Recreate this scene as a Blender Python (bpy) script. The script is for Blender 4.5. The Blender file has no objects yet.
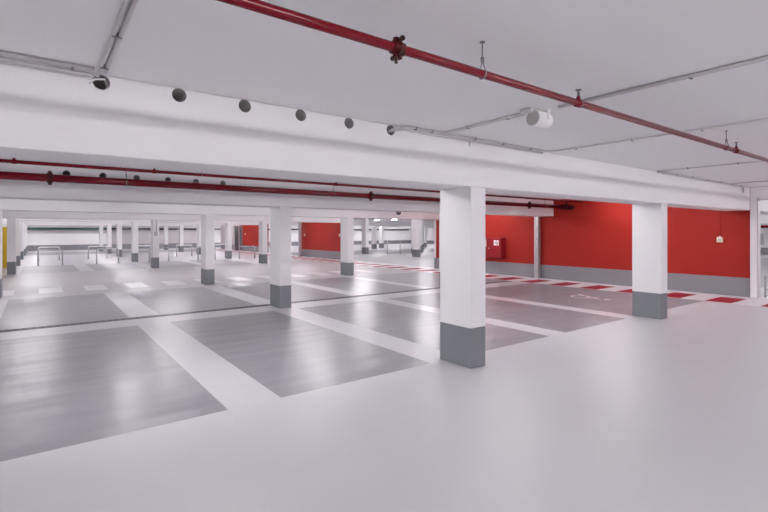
import bpy, bmesh, math, random
from mathutils import Vector, Matrix
random.seed(7)
S = bpy.context.scene
COL = S.collection

# ------------------------------------------------------------------ camera
cam_d = bpy.data.cameras.new('camera'); cam = bpy.data.objects.new('camera', cam_d); COL.objects.link(cam)
cam.location = (0, 0, 1.6)
cam.rotation_euler = (math.pi/2, 0, 0.92945 - math.pi/2)
cam_d.sensor_width = 36.0; cam_d.lens = 463.33/768*36.0
cam_d.shift_y = -24/768.0
cam_d.clip_start = 0.05; cam_d.clip_end = 300
S.camera = cam

# ------------------------------------------------------------------ world, exposure
W = bpy.data.worlds.new('World'); S.world = W; W.use_nodes = True
W.node_tree.nodes['Background'].inputs[0].default_value = (0.9, 0.9, 1.0, 1)
W.node_tree.nodes['Background'].inputs[1].default_value = 0.05
S.view_settings.view_transform = 'Standard'; S.view_settings.look = 'None'
S.view_settings.gamma = 1; S.view_settings.use_curve_mapping = False
S.view_settings.exposure = 0.43
S.cycles.max_bounces = 12; S.cycles.diffuse_bounces = 8; S.cycles.glossy_bounces = 4
LAMP_TINT = (0.985, 0.968, 0.988)
LAMP_GAIN = 1.0

# ------------------------------------------------------------------ materials
def mat(name, col, rough=0.6, metal=0.0, spec=0.5, var=0.0, scale=3.0, bump=0.0, bscale=40.0, emit=None, coat=0.0, rvar=0.0, stretch=None):
    m = bpy.data.materials.new(name); m.use_nodes = True
    nt = m.node_tree; N = nt.nodes; L = nt.links
    b = N['Principled BSDF']
    b.inputs['Base Color'].default_value = (*col, 1)
    b.inputs['Roughness'].default_value = rough
    b.inputs['Metallic'].default_value = metal
    b.inputs['Specular IOR Level'].default_value = spec
    if coat: b.inputs['Coat Weight'].default_value = coat; b.inputs['Coat Roughness'].default_value = 0.1
    tc = N.new('ShaderNodeTexCoord')
    src = tc.outputs['Object']
    if stretch:
        mp = N.new('ShaderNodeMapping'); mp.inputs['Scale'].default_value = stretch
        L.new(src, mp.inputs['Vector']); src = mp.outputs['Vector']
    if var or rvar:
        n = N.new('ShaderNodeTexNoise'); n.inputs['Scale'].default_value = scale
        n.inputs['Detail'].default_value = 2; n.inputs['Roughness'].default_value = 0.5
        L.new(src, n.inputs['Vector'])
    if var:
        mx = N.new('ShaderNodeMix'); mx.data_type = 'RGBA'
        mx.inputs[6].default_value = (*[c*(1-var) for c in col], 1)
        mx.inputs[7].default_value = (*[min(1, c*(1+var)) for c in col], 1)
        L.new(n.outputs['Fac'], mx.inputs[0]); L.new(mx.outputs[2], b.inputs['Base Color'])
    if rvar:
        mr = N.new('ShaderNodeMapRange'); mr.inputs[3].default_value = rough-rvar; mr.inputs[4].default_value = rough+rvar
        mr.inputs[1].default_value = 0; mr.inputs[2].default_value = 1
        L.new(n.outputs['Fac'], mr.inputs[0]); L.new(mr.outputs[0], b.inputs['Roughness'])
    if bump:
        n2 = N.new('ShaderNodeTexNoise'); n2.inputs['Scale'].default_value = bscale; n2.inputs['Detail'].default_value = 1
        L.new(src, n2.inputs['Vector'])
        bp = N.new('ShaderNodeBump'); bp.inputs['Strength'].default_value = bump; bp.inputs['Distance'].default_value = 0.02
        L.new(n2.outputs['Fac'], bp.inputs['Height']); L.new(bp.outputs['Normal'], b.inputs['Normal'])
    if emit:
        b.inputs['Emission Color'].default_value = (*emit[:3], 1); b.inputs['Emission Strength'].default_value = emit[3]
    return m
M = dict(
    white   = mat('white_paint', (.86, .84, .85), .55, var=.015, scale=1.5, bump=.04, bscale=60),
    column  = mat('column_paint', (.86, .84, .855), .5, var=.015, scale=3, bump=.05, bscale=45),
    ceil    = mat('ceiling_paint', (.85, .84, .85), .7, var=.02, scale=.6, bump=.05, bscale=30),
    band    = mat('grey_base_paint', (.215, .225, .25), .4, var=.03, scale=2),
    wallgrey= mat('wall_grey_paint', (.245, .24, .265), .45, var=.03, scale=2),
    red     = mat('red_wall_paint', (.345, .020, .013), .6, spec=.2, var=.04, scale=1.2, bump=.04, bscale=50),
    floor   = mat('light_epoxy', (.62, .61, .635), .42, var=.03, scale=.8, bump=.35, bscale=1.4, rvar=.04, stretch=(.8, 2.0, 1)),
    lane    = mat('white_floor_paint', (.63, .615, .65), .38, var=.03, scale=1.4, bump=.4, bscale=1.5, rvar=.04, stretch=(.7, 2.4, 1)),
    aisle   = mat('aisle_epoxy', (.56, .535, .55), .42, var=.03, scale=.8, bump=.10, bscale=1.6, rvar=.04),
    bay     = mat('grey_bay_epoxy', (.285, .28, .31), .31, var=.03, scale=1.1, bump=1.0, bscale=1.0, rvar=.02, stretch=(.9, 2.8, 1)),
    farbay  = mat('pale_bay_epoxy', (.40, .39, .42), .40, var=.03, scale=1.1, bump=.3, bscale=1.2),  # paler grey than the nearer bays
    mark    = mat('white_marking', (.87, .85, .88), .35, var=.02, scale=3),
    redmark = mat('red_marking', (.36, .006, .022), .5, spec=.2, var=.06, scale=6),
    drain   = mat('drain_iron', (.075, .075, .085), .5, metal=.4, var=.2, scale=20),
    pipe    = mat('red_gloss_pipe', (.15, .001, .008), .16, spec=.35, var=.03, scale=4),
    pipefit = mat('dark_red_fitting', (.06, .002, .004), .5, spec=.2, var=.15, scale=30),
    brass   = mat('brass', (.09, .06, .045), .35, metal=.9),
    steel   = mat('galvanised_steel', (.50, .49, .50), .42, metal=.55, var=.10, scale=14),
    grate   = mat('dull_grating', (.15, .15, .165), .5, metal=.3, var=.1, scale=14),
    rod     = mat('dull_zinc', (.26, .26, .27), .45, metal=.5),
    darkst  = mat('dark_steel', (.10, .10, .11), .45, metal=.6),
    conduit = mat('grey_conduit', (.62, .60, .61), .45, var=.03, scale=6),
    black   = mat('black_plastic', (.02, .02, .022), .4),
    wplast  = mat('white_plastic', (.82, .81, .80), .35, var=.01, scale=6),
    gplast  = mat('grey_plastic_and_shade', (.40, .385, .375), .6, var=.03, scale=60),  # own grey on the dome base; holds shade on the loudspeaker face
    cream   = mat('cream_plastic', (.78, .66, .42), .4),
    redcab  = mat('red_cabinet', (.30, .006, .014), .3, coat=.3, var=.03, scale=6),
    yellow  = mat('yellow_paint', (.62, .40, .02), .5, var=.04, scale=2),
    green   = mat('dark_green_duct', (.012, .06, .05), .4, var=.1, scale=3),
    greige  = mat('grey_beige_wall', (.52, .49, .505), .6, var=.03, scale=1.5),
    rail    = mat('railing_steel', (.46, .46, .49), .35, metal=.4),
    raillt  = mat('railing_top_white', (.82, .81, .83), .35),
    lampbody= mat('lamp_housing', (.75, .75, .75), .4),
    signred = mat('sign_red', (.65, .02, .02), .4),
    signwht = mat('sign_white', (.85, .85, .85), .4),
    door    = mat('black_door', (.015, .015, .018), .35),
    holein  = mat('hole_inside_grey', (.30, .285, .285), .9, var=.1, scale=30),  # darker grey for the inside of the beam holes
)
def lampmat(name, k):
    return mat(name, (.9, .9, .9), .5, emit=(*LAMP_TINT, k*LAMP_GAIN))

# ------------------------------------------------------------------ mesh helpers
def link(name, bm, ms, parent=None, smooth=False, loc=None):
    me = bpy.data.meshes.new(name); bm.normal_update(); bm.to_mesh(me); bm.free()
    if not isinstance(ms, (list, tuple)): ms = [ms]
    for m in ms: me.materials.append(m)
    if smooth:
        for p in me.polygons: p.use_smooth = True
    o = bpy.data.objects.new(name, me); COL.objects.link(o)
    if parent: o.parent = parent
    if loc: o.location = loc
    return o
def box(bm, x0, x1, y0, y1, z0, z1, mi=0, bev=0):
    vs = [bm.verts.new(p) for p in [(x0,y0,z0),(x1,y0,z0),(x1,y1,z0),(x0,y1,z0),(x0,y0,z1),(x1,y0,z1),(x1,y1,z1),(x0,y1,z1)]]
    fs = [bm.faces.new([vs[i] for i in q]) for q in [(0,3,2,1),(4,5,6,7),(0,1,5,4),(1,2,6,5),(2,3,7,6),(3,0,4,7)]]
    for f in fs: f.material_index = mi
    if bev:
        es = set(e for f in fs for e in f.edges)
        r = bmesh.ops.bevel(bm, geom=list(es), offset=bev, segments=2, affect='EDGES', profile=.5)
        for f in r['faces']: f.material_index = mi
    return fs
def tube(bm, pts, r, seg=12, mi=0, cap=True):
    pts = [Vector(p) for p in pts]; rings = []
    n = len(pts)
    up = None
    for i, p in enumerate(pts):
        d = (pts[min(i+1, n-1)] - pts[max(i-1, 0)]).normalized()
        if up is None:
            up = Vector((0,0,1)) if abs(d.z) < .9 else Vector((1,0,0))
        a = d.cross(up).normalized(); b = a.cross(d).normalized(); up = b
        k = 1.0
        if 0 < i < n-1:
            c = (pts[i+1]-pts[i]).normalized().dot((pts[i]-pts[i-1]).normalized())
            k = 1/max(.5, math.sqrt((1+c)/2))
        rr = r[i] if isinstance(r, (list, tuple)) else r
        rings.append([bm.verts.new(p + (a*math.cos(t)+b*math.sin(t))*rr) for t in [2*math.pi*j/seg for j in range(seg)]])
    for A, B in zip(rings, rings[1:]):
        for j in range(seg):
            f = bm.faces.new([A[j], B[j], B[(j+1)%seg], A[(j+1)%seg]]); f.material_index = mi; f.smooth = True
    if cap:
        f = bm.faces.new(rings[0]); f.material_index = mi
        f = bm.faces.new(rings[-1][::-1]); f.material_index = mi
def bmn(): return bmesh.new()
def fix(bm): bmesh.ops.recalc_face_normals(bm, faces=bm.faces[:]); return bm
def tag(o, label, cat, group=None):
    o['label'] = label; o['category'] = cat
    if group: o['group'] = group
    return o
def thing(name, label, cat, loc=(0,0,0), group=None):
    o = bpy.data.objects.new(name, None); COL.objects.link(o); o.location = loc; o.empty_display_size = .1
    return tag(o, label, cat, group)
def struct(name, bm, ms, parent=None):
    o = link(name, fix(bm), ms, parent); 
    if not parent: o['kind'] = 'structure'
    return o
def dup(root, loc, label, group=None):
    r = root.copy(); COL.objects.link(r); r.location = loc; r['label'] = label
    if group: r['group'] = group
    for ch in list(root.children):
        c = ch.copy(); COL.objects.link(c); c.parent = r
        for g in ch.children:
            d = g.copy(); COL.objects.link(d); d.parent = c
    return r

# ------------------------------------------------------------------ layout constants
ZC = 2.69           # slab underside
ZB = 2.13           # beam underside
ZG = 0.47           # top of grey paint
XW = 13.97          # red wall face
XL, XR, YN, YF = -12.0, 42.0, -8.0, 49.5
ROWS = [3.73, 9.06, 14.4, 22.45, 27.8, 34.2, 39.5, 45.0]
BD = 0.52           # beam / column depth

# ------------------------------------------------------------------ floor: one mesh, paint by faces
def grid_floor():
    bm = bmn()
    divs = [(-1.08, -.56), (1.37, 1.88), (3.84, 4.36), (6.30, 6.72), (8.72, 9.12)]
    rows_near = (4.18, 8.88)
    xs = sorted(set([XL, XR, 12.40, XW, 11.67, -3.45, 14.3] + [v for d in divs for v in d] +
                    [-.0, .53]))
    ys = sorted(set([YN, YF, 4.18, 8.88, 9.52, 9.66, 9.80, 14.05, 22.4, 27.3, 27.75, 27.9, 28.4, 33.4, 39.8, 44.6, 14.9, 16.6]))
    xs = [round(v, 3) for v in xs]
    vt = {}
    def V(x, y):
        k = (x, y)
        if k not in vt: vt[k] = bm.verts.new((x, y, 0))
        return vt[k]
    MI = dict(floor=0, lane=1, aisle=2, bay=3, mark=4, farbay=5)
    def kind(x, y):
        if x > 14.3:
            if 27.9 < y < 33.4 or 9.8 < y < 14.05 or 4.18 < y < 8.88: return 'bay'
            return 'lane' if y > 22 else 'floor'
        if x > 12.40: return 'mark'
        indiv = any(a < x < b for a, b in divs)
        if 4.18 < y < 8.88:
            return 'lane' if indiv else ('bay' if x < 12.38 else 'floor')
        if 9.80 < y < 14.05:
            return 'lane' if indiv else ('bay' if x < 12.38 else 'floor')
        if 8.88 < y < 9.80: return 'lane'
        if 14.05 < y < 22.4: return 'aisle'
        if 22.4 < y < 27.3: return 'lane' if indiv else ('farbay' if x < 9.2 else 'lane')
        if 39.8 < y < 44.6: return 'bay'
        if y > 27.3: return 'lane'
        return 'floor'
    for i in range(len(xs)-1):
        for j in range(len(ys)-1):
            f = bm.faces.new([V(xs[i], ys[j]), V(xs[i+1], ys[j]), V(xs[i+1], ys[j+1]), V(xs[i], ys[j+1])])
            f.material_index = MI[kind((xs[i]+xs[i+1])/2, (ys[j]+ys[j+1])/2)]
    o = link('floor', bm, [M['floor'], M['lane'], M['aisle'], M['bay'], M['mark'], M['farbay']]); o['kind'] = 'structure'
    return o
floor = grid_floor()
def quad(bm, x0, x1, y0, y1, z):
    f = bm.faces.new([bm.verts.new(p) for p in [(x0,y0,z),(x1,y0,z),(x1,y1,z),(x0,y1,z)]])
    return f
# hazard stripes, crosswalk dashes and wheelchair mark are paint on the floor
bm = bmn()
y = 3.67 - 1.04*11
while y < 48:
    if not (14.6 < y < 14.0): quad(bm, 12.44, 13.50, y, y+.52, .002)
    y += 1.04
o = link('red_hazard_stripes', bm, M['redmark'], floor); o['label'] = 'row of red painted blocks along the foot of the red wall'
bm = bmn()
for k in range(-2, 11): quad(bm, .02+1.04*k, .54+1.04*k, 14.98, 16.35, .002)
o = link('crossing_dashes', bm, M['mark'], floor); o['label'] = 'row of white crossing blocks across the driving aisle'
bm = bmn()
def sym(pts, w):           # polyline as flat ribbon, coordinates u (towards -Y) and v (towards +X)
    P = [Vector((10.78+v*.85, 6.1-u*1.05, .002)) for u, v in pts]
    for i, (a, b) in enumerate(zip(P, P[1:])):
        d = (b-a).normalized(); n = Vector((-d.y, d.x, 0))*w/2; e = d*w*.25
        z = Vector((0, 0, .0004*(i % 2)))
        bm.faces.new([bm.verts.new(p+z) for p in (a-n-e, b-n+e, b+n+e, a+n-e)])
sym([(.30,-.02),(-.02,-.06),(-.06,.22),(-.34,.32),(-.42,.42)], .07)
sym([(.14,-.03),(.13,.20)], .055)
sym([(.12+0*.0,-.14)]+[(-.12+.26*math.cos(t), -.02+.27*math.sin(t)) for t in [math.radians(a) for a in range(-60, -330, -30)]], .055)
hd = Vector((10.78-.01*.85, 6.1-.46*1.05, .002))
bm.faces.new([bm.verts.new(hd+Vector((.075*math.cos(t), .075*math.sin(t), 0))) for t in [2*math.pi*i/16 for i in range(16)]])
fix(bm)
for f in bm.faces:
    if f.normal.z < 0: f.normal_flip()
o = link('wheelchair_mark', bm, M['mark'], floor); o['label'] = 'white painted wheelchair symbol'

# long drain channel
t = thing('floor_drain', 'long dark slotted drain channel crossing the parking bays behind the foremost grey bays', 'drain', (0, 9.66, 0))
bm = bmn(); box(bm, -11.9, 12.36, -.10, .10, .0005, .004); link('channel', fix(bm), M['drain'], t)
bm = bmn()
x = -11.8
while x < 12.3:
    box(bm, x, x+.04, -.075, .075, .004, .007); x += .11
o = link('grating', fix(bm), M['grate'], t); o['kind'] = 'stuff'
t = thing('floor_drain', 'thin dark drain line in the far hall beyond the gap in the red wall', 'drain', (0, 27.2, 0))
bm = bmn(); box(bm, 14.4, 40, -.08, .08, .0005, .004); link('channel', fix(bm), M['drain'], t)

# ------------------------------------------------------------------ ceiling, walls
bm = bmn(); box(bm, XL-.2, XR+.2, YN-.2, YF+.2, ZC, ZC+.3); struct('ceiling', bm, M['ceil'])
def wall_boxes(name, segs, m2=None):
    """segs: (x0,x1,y0,y1,z0,z1,material index)"""
    bm = bmn()
    for s in segs: box(bm, *s[:6], mi=s[6])
    return struct(name, bm, m2)
mats_w = [M['white'], M['wallgrey'], M['red'], M['greige'], M['yellow']]
# red wall near: 3.45 .. 14.6
wr = wall_boxes('wall_right', [(XW, XW+.25, 3.735, 14.90, 0, ZG, 1), (XW, XW+.25, 3.735, 14.90, ZG, ZC, 2), (XW+.004, XW+.25, 14.90, 15.02, ZG, ZC, 0), (XW+.004, XW+.25, 14.90, 15.02, 0, ZG, 1)], mats_w)
wall_boxes('wall_right_middle', [(XW, XW+.25, 22.5, 28.3, 0, ZG, 1), (XW, XW+.25, 22.5, 28.3, ZG, ZC, 2)], mats_w)
wall_boxes('wall_right_far', [(XW, XW+.25, 33.9, 38.9, 0, ZG, 1), (XW, XW+.25, 33.9, 38.9, ZG, ZC, 2)], mats_w)
# white wall panel with the wide opening, running on towards the camera side
wall_boxes('wall_right_near', [(XW-.005, XW+.25, YN, 1.2, 0, ZC, 0), (XW-.005, XW+.25, 1.2, 3.59, 2.40, ZC, 0)], mats_w)
wall_boxes('wall_front', [(XL, XR, YN-.2, YN, 0, ZC, 0)], mats_w)
wall_boxes('wall_left', [(XL-.2, XL, YN, YF, 0, ZC, 0)], mats_w)
wall_boxes('wall_left_side', [(-1.75, -1.55, 27.9, YF, 0, ZG, 1), (-1.75, -1.55, 27.9, YF, ZG, ZC, 0)], mats_w)
wall_boxes('wall_left_yellow', [(-6.0, -1.1, 26.6, 26.8, 0, 1.82, 4), (-6.0, -1.1, 26.6, 26.8, 1.82, ZC, 0)], mats_w)
wall_boxes('wall_back', [(XL, XR, YF, YF+.2, 0, ZG, 1), (XL, 5.4, YF, YF+.2, ZG, 1.46, 0), (5.4, 14.1, YF, YF+.2, ZG, 1.46, 3),
                         (14.1, XR, YF, YF+.2, ZG, 1.46, 0), (XL, 14.1, YF, YF+.2, 1.46, ZC, 3), (14.1, XR, YF, YF+.2, 1.46, ZC, 0)], mats_w)
wall_boxes('wall_right_end', [(XR, XR+.2, YN, YF, 0, ZG, 1), (XR, XR+.2, YN, YF, ZG, ZC, 0)], mats_w)

# ------------------------------------------------------------------ beams
def beam(x0, x1, y0, label, holes=(), hz=2.63, depth=BD):
    bm = bmn(); box(bm, x0, x1, y0, y0+depth, ZB, ZC, bev=.012)
    o = link('ceiling_beam', fix(bm), [M['white'], M['holein']])
    if holes:
        cb = bmn()
        for hx in holes:
            tube(cb, [(hx, y0-.1, hz), (hx, y0+.34, hz)], .052, seg=28, mi=1)
        c = link('cutter', fix(cb), [M['white'], M['holein']])
        md = o.modifiers.new('b', 'BOOLEAN'); md.operation = 'DIFFERENCE'; md.solver = 'EXACT'; md.object = c
        dg = bpy.context.evaluated_depsgraph_get()
        me = bpy.data.meshes.new_from_object(o.evaluated_get(dg))
        o.modifiers.clear(); o.data = me
        bpy.data.objects.remove(c, do_unlink=True)
    tag(o, label, 'ceiling beam', 'ceiling beams'); return o
H1 = [.35, .855, 1.36, 1.865, 2.37, 2.87]
H2 = [.37, .875, 1.38, 1.885, 2.37, 2.87]
beam(XL, XW, 3.73, 'deep white concrete beam in the foreground with six round holes along its top', H1, 2.634)
beam(XL, 13.88, 9.06, 'white concrete beam behind the thick red pipe with round holes above that pipe', H2, 2.545)
nm = {14.4: 'white beam carried by the third row of columns, before the wide driving aisle',
      22.45: 'white beam on the far side of the wide driving aisle',
      27.8: 'white beam above the near posts of the tubular barriers',
      34.2: 'white beam just beyond the tubular barriers', 39.5: 'distant white beam, next to last before the back wall row',
      45.0: 'most distant white beam in front of the back wall'}
for r in ROWS[2:]:
    beam(XL if r < 27 else -1.5, 14.3 if 20 < r < 30 else XR, r, nm[r])
beam(XW+.3, XR, 9.06, 'white beam in the neighbouring hall seen through the opening at the right edge')
beam(XW+.3, XR, 3.73, 'white beam nearest the opening in the neighbouring hall at the right edge')

# ------------------------------------------------------------------ columns
bm = bmn(); box(bm, 0, .26, 0, .52, ZG, ZB, bev=.008); sh = link('shaft', fix(bm), M['column'])
bm = bmn(); box(bm, 0, .26, 0, .52, 0, ZG, bev=.008); bb = link('painted_base', fix(bm), M['band'])
proto = thing('column', '', 'column'); sh.parent = proto; bb.parent = proto
bb['label'] = 'grey painted foot'
cols = [
 (4.05, 3.73, 'large white square column with grey foot standing nearest the camera'),
 (9.12, 3.75, 'white column with grey foot in front of the red wall, right of the nearest column'),
 (4.05, 9.06, 'white column with grey foot standing on the drain line, second from the camera in its line'),
 (9.10, 9.06, 'white column on the drain line hidden behind the nearest large column'),
 (4.05, 14.4, 'white column with grey foot at the near edge of the driving aisle, left of the drain line column'),
 (9.10, 14.4, 'white column with grey foot in front of the far red wall, left of the nearest column'),
 (-.97, 14.4, 'white column with grey foot cut by the left edge of the photo'),
 (-.94, 22.45, 'white column with grey foot beside the yellow wall'),
 (4.05, 22.45, 'white column with a thin conduit and small junction box, across the driving aisle'),
 (9.10, 22.45, 'white column with grey foot overlapping the small distant red wall'),
 (-.94, 27.8, 'shaded column just right of the column beside the yellow wall'),
 (4.05, 27.8, 'bright column with grey foot just left of the one with a junction box'),
 (9.08, 27.8, 'white column left of the small distant red wall'),
 (-.94, 34.2, 'bright thin column at the left end of the distant hall'),
 (4.10, 34.2, 'thin bright column between the shaded one and the pair with grey feet in the left distance'),
 (9.12, 34.2, 'distant column nearly hidden behind the column left of the nearer aisle edge'),
 (-.94, 39.5, 'distant column, third of the receding line beside the left side wall'),
 (4.10, 39.5, 'shaded thin column behind the second tubular barrier from the left'),
 (9.12, 39.5, 'distant thin column behind the small white-topped barrier in the middle'),
 (-.94, 45.0, 'distant column, last of the receding line beside the left side wall'),
 (4.10, 45.0, 'most distant thin column above the second tubular barrier from the left'),
 (9.12, 45.0, 'most distant thin column right of the one with a junction box'),
 (19.42, 22.45, 'grey-white column with grey foot in the hall beyond the gap in the red walls, near its drain line'),
 (19.10, 27.8, 'white column with grey foot right of the far red wall'),
 (22.0, 25.6, 'white column, first of the receding cluster beside the end of the long red wall'),
 (24.5, 28.1, 'white column, second of the receding cluster beside the end of the long red wall'),
 (25.4, 35.5, 'white column behind the thin bollards right of the far red wall'),
 (27.3, 36.9, 'shaded column just right of the one behind the thin bollards'),
 (28.2, 32.0, 'distant column, third of the receding cluster beside the end of the long red wall'),
 (32.1, 35.9, 'distant column, last of the receding cluster in the far hall'),
 (35.7, 9.06, 'white column seen through the opening at the right edge of the photo'),
 (-.97, 9.06, 'white column on the drain line, outside the left edge of the photo'),
 (-.97, 3.73, 'white column under the foreground beam, outside the left edge of the photo'),
 (24.5, 9.06, 'white column in the neighbouring hall, in the row of the drain line'),
]
tall_used = False; tall = None
for i, (x, y, lb) in enumerate(cols):
    if i == 0: proto.location = (x, y, 0); proto['label'] = lb; proto['group'] = 'concrete columns'
    elif x > 15 and 20 < y < 34: dup(tall, (x, y, 0), lb, 'concrete columns') if tall_used else None
    else: dup(proto, (x, y, 0), lb, 'concrete columns')
    if x > 15 and 20 < y < 34 and not tall_used:
        tall = thing('column', lb, 'column', (x, y, 0), 'concrete columns'); tall_used = True
        bm = bmn(); box(bm, 0, .26, 0, .52, ZG, ZC, bev=.008); link('shaft', fix(bm), M['column'], tall)
        c = bb.copy(); COL.objects.link(c); c.parent = tall
# pier at the end of the foreground beam, carrying the opening
t = thing('wall_pier', 'narrow white pier between the red wall and the opening at the right edge', 'pier', (XW, 3.59, 0))
bm = bmn(); box(bm, -.01, .26, 0, .135, 0, ZC, bev=.006); link('shaft', fix(bm), M['white'], t)

# ------------------------------------------------------------------ lamps (batten luminaires under the slab)
def lamp_proto(k, name, drop=0):
    t = thing('batten_light', '', 'ceiling light')
    if drop:
        for s in (-1, 1):
            bm = bmn(); tube(bm, [(s*.4, 0, 0), (s*.4, 0, -drop+.001)], .008, seg=8); link('stem', fix(bm), M['rod'], t)
    bm = bmn(); box(bm, -.62, .62, -.035, .035, -.035-drop, -drop, bev=.005); link('housing', fix(bm), M['lampbody'], t)
    bm = bmn(); tube(bm, [(-.60, 0, -.052-drop), (.60, 0, -.052-drop)], .020, seg=10); link('tube', fix(bm), lampmat(name, k), t)
    for s in (-1, 1):
        bm = bmn(); box(bm, s*.605-.012, s*.605+.012, -.03, .03, -.08-drop, -.03-drop, bev=.003)
        link('end_cap', fix(bm), M['lampbody'], t)
    return t
def lamps(k, name, ys, xs, desc, rot=0, drop=0):
    p = None
    for y in ys:
        for x in xs:
            lb = desc
            if p is None: p = lamp_proto(k, name, drop); p.location = (x, y, ZC); p.rotation_euler.z = rot; p['label'] = lb; p['group'] = desc
            else: dup(p, (x, y, ZC), lb, desc)
lamps(125, 'lamp_near_and_fill', [-3.0, -.9], [-8.5, -3.5, 1.5, 6.5, 11.5], 'unseen white fluorescent batten behind the camera, the row nearer it added as fill')  # row nearest the camera is added, unseen fill for the foreground
lamps(135, 'lamp_bay', [5.0], [-8.0, -3.2, 1.7, 6.6, 11.0], 'white fluorescent batten hidden behind the foreground beam', math.pi/2, .14)
lamps(150, 'lamp_bay_far', [11.9], [-8.0, -3.2, 1.7, 6.6, 11], 'white fluorescent batten hidden behind the second beam', math.pi/2)
lamps(62, 'lamp_wall', [6.7, 11.6], [12.95], 'white fluorescent batten close to the long red wall', math.pi/2)
lamps(120, 'lamp_aisle', [18.5, 25.2, 31, 37, 42.3, 47.2], [-.2, 4, 9, 12.6], 'white fluorescent batten in the distant part of the hall')
lamps(160, 'lamp_hall_and_fill', [1.5, 6.5, 11.9, 18.5, 25.2, 37, 42.3, 47], [17, 22, 27, 33, 38], 'white fluorescent batten in the neighbouring hall, some of them added fill')  # includes extra lamps added to brighten this hall
p = lamp_proto(45, 'lamp_visible'); p.rotation_euler.z = math.pi/2; p.scale = (.55, 1, 1); p.location = (23.6, 32.6, ZC); p['label'] = 'small bright batten light in the far hall ceiling, left one of the visible pair'
dup(p, (23.8, 30.4, ZC), 'small bright batten light in the far hall ceiling, right one of the visible pair')

# ------------------------------------------------------------------ red pipes
def coupling(parent, x, y, z, r, name='coupling'):
    bm = bmn()
    tube(bm, [(x-.035,y,z),(x-.033,y,z),(x+.033,y,z),(x+.035,y,z)], [r*1.1, r*1.35, r*1.35, r*1.1], seg=20)
    tube(bm, [(x-.012,y,z),(x+.012,y,z)], r*1.45, seg=20)
    for s in (-1, 1):
        box(bm, x-.022, x+.022, y-.012, y+.012, z+s*r*1.6-.014, z+s*r*1.6+.014, bev=.004)
        tube(bm, [(x, y-.045, z+s*r*1.6), (x, y+.045, z+s*r*1.6)], .008, seg=8, mi=1)
        for q in (-1, 1): tube(bm, [(x, y+q*.03, z+s*r*1.6), (x, y+q*.045, z+s*r*1.6)], .013, seg=6, mi=1)
    return link(name, fix(bm), [M['pipefit'], M['brass']], parent)
def hanger(parent, x, y, z, r):
    bm = bmn()
    tube(bm, [(x, y, z+r+.06), (x, y, ZC)], .004, seg=8)
    tube(bm, [(x, y, z+r+.045), (x, y, z+r+.07)], .011, seg=6)
    tube(bm, [(x, y, ZC-.006), (x, y, ZC)], .016, seg=10)
    R_ = r+.004
    pts = [(x, y, z+r+.055)] + [(x, y+R_*math.sin(a), z+R_*math.cos(a)) for a in [math.radians(v) for v in range(40, 325, 15)]] + [(x, y, z+r+.055)]
    tube(bm, pts, .004, seg=6)
    return link('hanger', fix(bm), M['rod'], parent)
def sprinkler(parent, x, y, z, r, m='darkst'):
    bm = bmn()
    tube(bm, [(x-.028,y,z),(x-.026,y,z),(x+.026,y,z),(x+.028,y,z)], [r*1.02, r*1.25, r*1.25, r*1.02], seg=16)
    tube(bm, [(x,y,z+r*.8),(x,y,z+r+.022)], .014, seg=12)
    o = link('tee', fix(bm), M['pipe'], parent)
    bm = bmn(); b = z+r+.02
    tube(bm, [(x,y,b),(x,y,b+.018)], .010, seg=10)
    for s in (-1, 1): tube(bm, [(x+s*.008,y,b+.015),(x+s*.015,y,b+.03),(x,y,b+.048)], .003, seg=6)
    tube(bm, [(x,y,b+.018),(x,y,b+.042)], .004, seg=6)
    tube(bm, [(x,y,b+.047),(x,y,b+.051)], [.022,.018], seg=14)
    return link('sprinkler_head', fix(bm), M[m], parent)

YP, ZP, RP = 1.79, 2.505, .024
t = thing('sprinkler_pipe', 'glossy red sprinkler pipe crossing the ceiling in front of the foreground beam', 'pipe')
bm = bmn(); tube(bm, [(-11.9, YP, ZP), (13.93, YP, ZP)], RP, seg=24); link('pipe', fix(bm), M['pipe'], t)
coupling(t, 1.42, YP, ZP, RP)
for x in (2.04, 5.93, -1.9, 9.9): hanger(t, x, YP, ZP, RP)
for x in (3.04, 6.24, -.2, 9.4): sprinkler(t, x, YP, ZP, RP)
bm = bmn()
tube(bm, [(1.425-.03, YP-.02, ZP-.05), (1.425-.03, YP-.02, ZP-.085)], .008, seg=8)
link('drain_plug', fix(bm), M['brass'], t)

YU, ZU, RU = 7.7, 2.515, .024
t = thing('sprinkler_pipe', 'thin red sprinkler pipe running above the thick red pipe behind the foreground beam', 'pipe')
bm = bmn(); tube(bm, [(-11.9, YU, ZU), (13.3, YU, ZU)], RU, seg=20); link('pipe', fix(bm), M['pipe'], t)
for x in (2.1, 6.0, 9.8, -2): hanger(t, x, YU, ZU, RU)
for x in (-.25, 1.41, 4.6, 7.6): sprinkler(t, x, YU, ZU, RU)

YT, ZT, RT = 8.4, 2.395, .056
t = thing('main_water_pipe', 'thick dark red water main hanging in front of the second beam', 'pipe')
bm = bmn(); tube(bm, [(-11.9, YT, ZT), (13.35, YT, ZT)], RT, seg=28)
link('pipe', fix(bm), M['pipe'], t)
for x in (.14, 5.91, 11.64): coupling(t, x, YT, ZT, RT)
for x in (1.13, 4.95, 8.8, 12.41): hanger(t, x, YT, ZT, RT)
bm = bmn()
tube(bm, [(13.35,YT,ZT),(13.96,YT,ZT)], RT*.95, seg=20)
for x, r in ((13.33,.085),(13.50,.085),(13.64,.088),(13.80,.088)):
    tube(bm, [(x-.02,YT,ZT),(x+.02,YT,ZT)], r, seg=20)
tube(bm, [(13.57,YT,ZT),(13.57,YT,ZT+.14)], .03, seg=12)
tube(bm, [(13.57,YT,ZT+.135),(13.57,YT,ZT+.15)], .07, seg=16)
tube(bm, [(13.72,YT,ZT),(13.72,YT-.14,ZT)], .026, seg=12)
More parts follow.
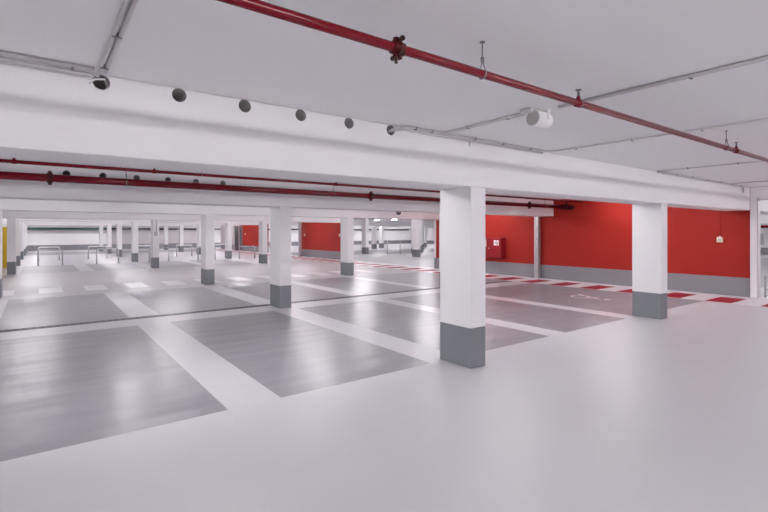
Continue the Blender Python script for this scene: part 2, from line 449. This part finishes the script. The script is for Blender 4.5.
link('valve', fix(bm), M['pipefit'], t)

# ------------------------------------------------------------------ surface conduits on the near ceiling
def conduit(name, paths, label, clips=(), r=.010, m='conduit'):
    t = thing(name, label, 'conduit')
    for i, p in enumerate(paths):
        bm = bmn(); tube(bm, p, r, seg=10); link('tube', fix(bm), M[m], t)
    for (x, y, ax, w) in clips:
        bm = bmn()
        if ax == 'x': box(bm, x-.008, x+.008, y-w, y+w, ZC-2*r-.008, ZC-.0005, bev=.002)
        else: box(bm, x-w, x+w, y-.008, y+.008, ZC-2*r-.008, ZC-.0005, bev=.002)
        link('clip', fix(bm), M['rod'], t)
    return t
z = ZC-.014
conduit('cable_conduit', [[(.33, -4, z), (.33, 3.62, z)], [(.362, -4, z), (.362, 3.62, z)]],
        'pair of grey conduits running across the ceiling to the leftmost beam hole', [(.346, 2.9, 'y', .024), (.346, 3.5, 'y', .024), (.346, 2.2, 'y', .024), (.346,1.2,'y',.03)], .012)
conduit('cable_conduit', [[(-6, 3.60, z), (.30, 3.60, z)], [(-6, 3.635, z), (.25, 3.635, z), (.33, 3.69, 2.66)], [(-6, 3.665, z-.022), (.28, 3.665, z-.022)]],
        'bundle of grey conduits along the top left of the foreground beam', [(.18, 3.63, 'x', .03), (-.6, 3.63, 'x', .03), (-1.4, 3.63, 'x', .03)], .011)
conduit('cable_conduit', [[(2.87, 3.735, 2.635), (2.93, 3.70, 2.655), (3.02, 3.66, z), (5.42, 3.66, z), (5.50, 3.58, z), (5.55, 2.6, z), (5.62, -1.5, z)],
                          [(2.85, 3.735, 2.62), (2.91, 3.71, 2.635), (3.02, 3.69, z-.02), (5.40, 3.69, z-.02)]],
        'grey conduit leaving the rightmost beam hole and turning across the ceiling',
        [(3.15, 3.67, 'x', .022), (3.38, 3.67, 'x', .022), (4.05, 3.67, 'x', .022), (4.55, 3.67, 'x', .022), (5.1, 3.67, 'x', .022), (5.56, 2.6, 'y', .02), (5.58, 1.9, 'y', .02), (5.55, 3.3, 'y', .02)], .011)
conduit('cable_conduit', [[(3.53, 3.64, z), (3.53, 2.62, z)], [(3.56, 3.64, z), (3.56, 2.62, z)], [(3.59, 2.3, z), (3.62, -2, z)], [(3.615, 2.3, z), (3.645, -2, z)]],
        'double grey conduit leading to the white ceiling loudspeaker and on across the ceiling', [(3.545, 3.3, 'y', .024), (3.545, 2.8, 'y', .024), (3.62, 1.3, 'y', .024), (3.63, .5, 'y', .024)], .011)
conduit('cable_conduit', [[(8.80, 3.66, z), (13.6, 3.66, z), (13.75, 3.60, z), (13.80, 3.2, z), (13.80, -2, z)], [(8.80, 3.69, z-.015), (13.4, 3.69, z-.015)],
                          [(8.80, 3.64, z), (8.80, -2, z)], [(12.35, 3.64, z), (12.45, -2, z)]],
        'grey conduits with branches along the right part of the foreground beam',
        [(x, 3.67, 'x', .022) for x in (8.82, 9.6, 10.3, 11.1, 11.8, 12.5, 13.1)] + [(8.80, 3.2, 'y', .02), (8.80, 2.5, 'y', .02), (8.80, 1.6, 'y', .02)], .010)
t = thing('junction_stub', 'short grey stub hanging from the conduit near the right end of the foreground beam', 'conduit stub', (13.35, 3.695, 2.65))
bm = bmn(); tube(bm, [(0,0,0),(0,0,-.10)], .018, seg=12); tube(bm, [(0,0,-.10),(0,0,-.13)], .013, seg=12); link('stub', fix(bm), M['steel'], t)
tube_c = bmn(); tube(tube_c, [(.27, 3.74, 2.60), (.31, 3.72, 2.645), (.37, 3.74, 2.66), (.395, 3.80, 2.63), (.38, 3.95, 2.60)], .007, seg=8)
tag(link('loose_cable', fix(tube_c), M['wplast']), 'white cable curling into the leftmost beam hole', 'cable')
b2 = bmn(); tube(b2, [(4.02, 3.722, ZC-.03), (4.02, 3.722, ZC-.09)], .007, seg=8)
tag(link('cable_end', fix(b2), M['conduit']), 'short cable end hanging below the conduit above the nearest column', 'cable')

# ceiling loudspeaker
t = thing('ceiling_loudspeaker', 'white cylindrical loudspeaker mounted on the ceiling beneath the red sprinkler pipe', 'loudspeaker', (3.60, 2.48, 2.603))
bm = bmn(); tube(bm, [(-.115,0,0),(-.11,0,0),(.05,0,0),(.09,0,0),(.11,0,0)], [.068,.073,.073,.066,.045], seg=36); link('body', fix(bm), M['wplast'], t)
bm = bmn(); tube(bm, [(-.118,0,0),(-.114,0,0)], .066, seg=36); link('shaded_grille', fix(bm), M['gplast'], t)  # white face turned from the light, its shade put into the grey
bm = bmn(); box(bm, -.07, .10, -.035, .035, .073, .084, bev=.003); box(bm, -.01, .01, -.085, -.078, -.01, .08); box(bm, -.01, .01, .078, .085, -.01, .08); link('bracket', fix(bm), M['wplast'], t)
bm = bmn(); box(bm, -.17, -.125, -.015, .10, .045, .084, bev=.004); link('cable_box', fix(bm), M['conduit'], t)

# dome camera
t = thing('dome_camera', 'small dark dome camera under the beam left of the nearest column', 'camera', (7.4, 9.28, ZB))
bm = bmn(); tube(bm, [(0,0,0),(0,0,-.02),(0,0,-.035)], [.075,.075,.068], seg=24); link('base', fix(bm), M['gplast'], t)
bm = bmn(); tube(bm, [(0,0,-.035)]+[(0,0,-.035-.06*math.sin(a)) for a in (.4,.8,1.2,1.45)], [.062]+[.062*math.cos(a) for a in (.4,.8,1.2,1.45)], seg=24); link('dome', fix(bm), M['darkst'], t)

# ------------------------------------------------------------------ things on the red wall
def socket(x, y, zc, label, top=True):
    t = thing('wall_socket', label, 'wall socket', (x, y, zc))
    bm = bmn(); box(bm, -.045, 0, -.065, .065, -.075, .065, bev=.006); link('box', fix(bm), M['cream'], t)
    bm = bmn(); box(bm, -.052, -.045, -.038, .038, -.045, .035, bev=.003); link('cover', fix(bm), M['signwht'], t)
    bm = bmn()
    for s in (-1, 1):
        for q in (-1, 1):
            tube(bm, [(-.055, 0, -.005), (-.055, s*.026, -.005+q*.026)], .004, seg=6)
    link('emblem', fix(bm), M['darkst'], t)
    bm = bmn(); tube(bm, [(-.022, 0, .063), (-.022, 0, .09)], .016, seg=12); link('gland', fix(bm), M['signwht'], t)
    bm = bmn(); tube(bm, [(-.012, .0, .085), (-.012, .0, 2.12-zc if top else .6)], .010, seg=10); link('conduit', fix(bm), M['red'], t)
    return t
socket(XW, 4.35, 1.41, 'cream switch box with conduit on the red wall near the right edge')
socket(XW, 27.33, 1.40, 'small white box on the left side of the far red wall', True)
socket(XW, 22.96, 1.42, 'small white box on the right side of the far red wall', True)
socket(XW, 38.2, 1.42, 'tiny white box on the most distant red wall', True)

t = thing('fire_cabinet', 'dark red fire extinguisher cabinet with white pictograms on the red wall', 'fire cabinet', (XW, 11.11, .63))
bm = bmn(); box(bm, -.28, 0, 0, 1.35, 0, .75, bev=.012); link('body', fix(bm), M['redcab'], t)
for k, (a, b) in enumerate(((.015, .66), (.675, 1.335))):
    bm = bmn(); box(bm, -.30, -.281, a, b, .015, .735, bev=.005); d = link('door', fix(bm), M['redcab'], t)
    hy = .56 if k == 0 else .74
    bm = bmn(); tube(bm, [(-.302, hy, .36), (-.325, hy, .36)], [.022, .018], seg=14); link('knob', fix(bm), M['steel'], d)
bm = bmn(); box(bm, -.304, -.3005, .10, .20, .47, .66, mi=0); box(bm, -.304, -.3005, .23, .33, .47, .66, mi=0)
# extinguisher and hose pictograms, white field with red figures
tube(bm, [(-.3055, .15, .50), (-.3055, .15, .59)], .018, seg=8, mi=1); tube(bm, [(-.3055, .15, .60), (-.3055, .18, .625)], .006, seg=6, mi=1)
for a0, a1 in ((0, 2), (2, 4), (4, 6)):
    tube(bm, [(-.3055, .28+.03*math.cos(a0), .57+.035*math.sin(a0)), (-.3055, .28+.03*math.cos(a1), .57+.035*math.sin(a1))], .007, seg=6, mi=1)
link('sign', fix(bm), [M['signwht'], M['signred']], t)
bm = bmn(); box(bm, -.304, -.3005, .69, .95, .42, .68, mi=0); box(bm, -.306, -.304, .715, .925, .445, .655, mi=1)
for pts in ([(.77,.47),(.77,.60),(.83,.60)], [(.87,.47),(.87,.56)], [(.81,.50),(.90,.62)]):
    tube(bm, [(-.307, a, b) for a, b in pts], .010, seg=6, mi=0)
link('sign', fix(bm), [M['signwht'], M['signred']], t)

# galvanised post carrying the end of the second beam
t = thing('steel_post', 'galvanised steel post standing against the red wall just behind the end of the second beam', 'post', (13.78, 9.60, 0))
bm = bmn(); box(bm, 0, .14, 0, .16, .01, ZC-.001, bev=.006); link('shaft', fix(bm), M['steel'], t)
bm = bmn(); box(bm, -.04, .18, -.04, .20, 0, .012); link('base_plate', fix(bm), M['steel'], t)
for zz in (.25, .62, .98, 1.35, 1.72):
    bm = bmn(); tube(bm, [(-.002, .05, zz), (-.012, .05, zz)], .014, seg=6); link('bolt', fix(bm), M['darkst'], t)
t = thing('steel_post', 'grey post in front of the left end of the far red wall', 'post', (13.62, 27.45, 0))
bm = bmn(); box(bm, 0, .16, 0, .16, .01, ZC-.001, bev=.006); link('shaft', fix(bm), M['steel'], t)
bm = bmn(); box(bm, -.04, .20, -.04, .20, 0, .012); link('base_plate', fix(bm), M['steel'], t)

# conduit and junction box on the aisle column
t = thing('junction_box', 'small grey junction box on a vertical conduit on the column across the aisle', 'junction box', (4.17, 22.45, 1.52))
bm = bmn(); box(bm, -.07, .07, -.06, 0, -.09, .09, bev=.006); link('box', fix(bm), M['steel'], t)
bm = bmn(); tube(bm, [(.03, -.015, .088), (.03, -.015, .60), (.06, -.015, .605)], .018, seg=10); link('conduit', fix(bm), M['conduit'], t)

# ------------------------------------------------------------------ distant fittings
t = thing('ventilation_duct', 'long dark green duct along the top of the distant back wall', 'duct', (0, YF-.35, 1.90))
bm = bmn(); box(bm, -1.5, 5.6, 0, .3, -.09, .09, bev=.02); link('green_section', fix(bm), M['green'], t)
bm = bmn(); box(bm, 5.62, 13.8, 0, .3, -.07, .07, bev=.02); box(bm, 14.2, 41, 0, .3, -.07, .07, bev=.02); link('black_section', fix(bm), M['door'], t)
bm = bmn()
for x in range(0, 42, 6): tube(bm, [(x-.5, .15, .08), (x-.5, .15, ZC-1.90)], .015, seg=6)
link('suspension_rods', fix(bm), M['steel'], t)

# tubular barriers at the bay ends
def barrier(x, y, w, hh, label, top='rail'):
    t = thing('tubular_barrier', label, 'barrier', (x, y, 0), 'tubular barriers at the far bays')
    for s in (0, w):
        bm = bmn(); tube(bm, [(s, 0, .006), (s, 0, hh-.04)], .030, seg=12); link('post', fix(bm), M['rail'], t)
        bm = bmn(); tube(bm, [(s, 0, 0), (s, 0, .012)], .08, seg=14); link('foot_plate', fix(bm), M['rail'], t)
    bm = bmn(); tube(bm, [(0, 0, hh-.06), (.02, 0, hh-.02), (.05, 0, hh), (w-.05, 0, hh), (w-.02, 0, hh-.02), (w, 0, hh-.06)], .030, seg=12)
    link('top_rail', fix(bm), M[top], t)
nth = ['first', 'second', 'third', 'fourth', 'fifth']
for i, x in enumerate([.0, 2.36, 4.75, 7.24, 9.6]):
    barrier(x, 27.25, .95, .74, 'grey steel hoop barrier, %s from the left in the nearer row' % nth[i])
    barrier(x+.02, 32.4, .95, .74, 'white-topped hoop barrier, %s from the left in the farther row' % nth[i], 'raillt')
def post(x, y, label):
    o = bmn(); tube(o, [(x, y, 0), (x, y, .95)], .035, seg=12); tube(o, [(x, y, .95), (x, y, .97)], [.035, .02], seg=12)
    tag(link('bollard', fix(o), M['rail']), label, 'bollard', 'thin bollards in the far hall')
post(20.4, 26.9, 'thin dark bollard, left one of the pair right of the far red wall')
post(21.1, 26.3, 'thin dark bollard, right one of the pair right of the far red wall')
post(22.3, 25.6, 'thin dark bollard standing alone left of the big grey-white column in the far hall')
# dark doorway next to most distant red wall
t = thing('dark_door', 'black door beside the most distant red wall', 'door', (13.7, 39.05, 0))
bm = bmn(); box(bm, 0, .06, 0, 1.0, 0, 2.1, bev=.005); link('leaf', fix(bm), M['door'], t)
bm = bmn(); box(bm, -.02, .08, -.06, -.005, 0, 2.12); box(bm, -.02, .08, 1.005, 1.06, 0, 2.12); link('frame', fix(bm), M['steel'], t)
# end of hall behind door
wall_boxes('wall_right_last', [(XW, XW+.25, 38.9, 44.8, 0, ZG, 1), (XW, XW+.25, 38.9, 44.8, ZG, ZC, 3)], mats_w)

# opening at the right edge
t = thing('door_frame', 'thin grey frame of the opening at the right edge', 'door frame', (XW, 0, 0))
bm = bmn(); box(bm, -.015, .0, 3.57, 3.588, 0, 2.39); box(bm, -.015, .015, 1.22, 3.57, 2.37, 2.395); box(bm, -.03, .0, 3.54, 3.588, 2.35, 2.43); link('frame', fix(bm), M['conduit'], t)
t = thing('control_box', 'small grey control box beside the opening at the right edge', 'control box', (XW+.26, 3.68, 1.42))
bm = bmn(); box(bm, 0, .10, -.14, .04, -.14, .14, bev=.008); link('box', fix(bm), M['steel'], t)
t = thing('low_gate', 'low grey metal gate with horizontal rails just inside the opening at the right edge', 'gate', (XW+.28, 1.4, 0))
for yy in (0, 2.1):
    bm = bmn(); box(bm, -.02, .02, yy-.02, yy+.02, 0, .52); link('post', fix(bm), M['steel'], t)
for zz in (.04, .20, .50):
    bm = bmn(); box(bm, -.012, .012, .02, 2.08, zz-.014, zz+.014); link('rail', fix(bm), M['steel'], t)
t = thing('sprinkler_pipe', 'short run of red pipe in the neighbouring hall seen through the opening', 'pipe')
bm = bmn(); tube(bm, [(40, -2, 1.98), (40, 18, 1.98)], .10, seg=14)
link('pipe', fix(bm), M['pipe'], t)
bm = bmn()
for yy in (2, 8, 14): tube(bm, [(40, yy, 2.05), (40, yy, ZC)], .012, seg=6)
link('hanger', fix(bm), M['steel'], t)
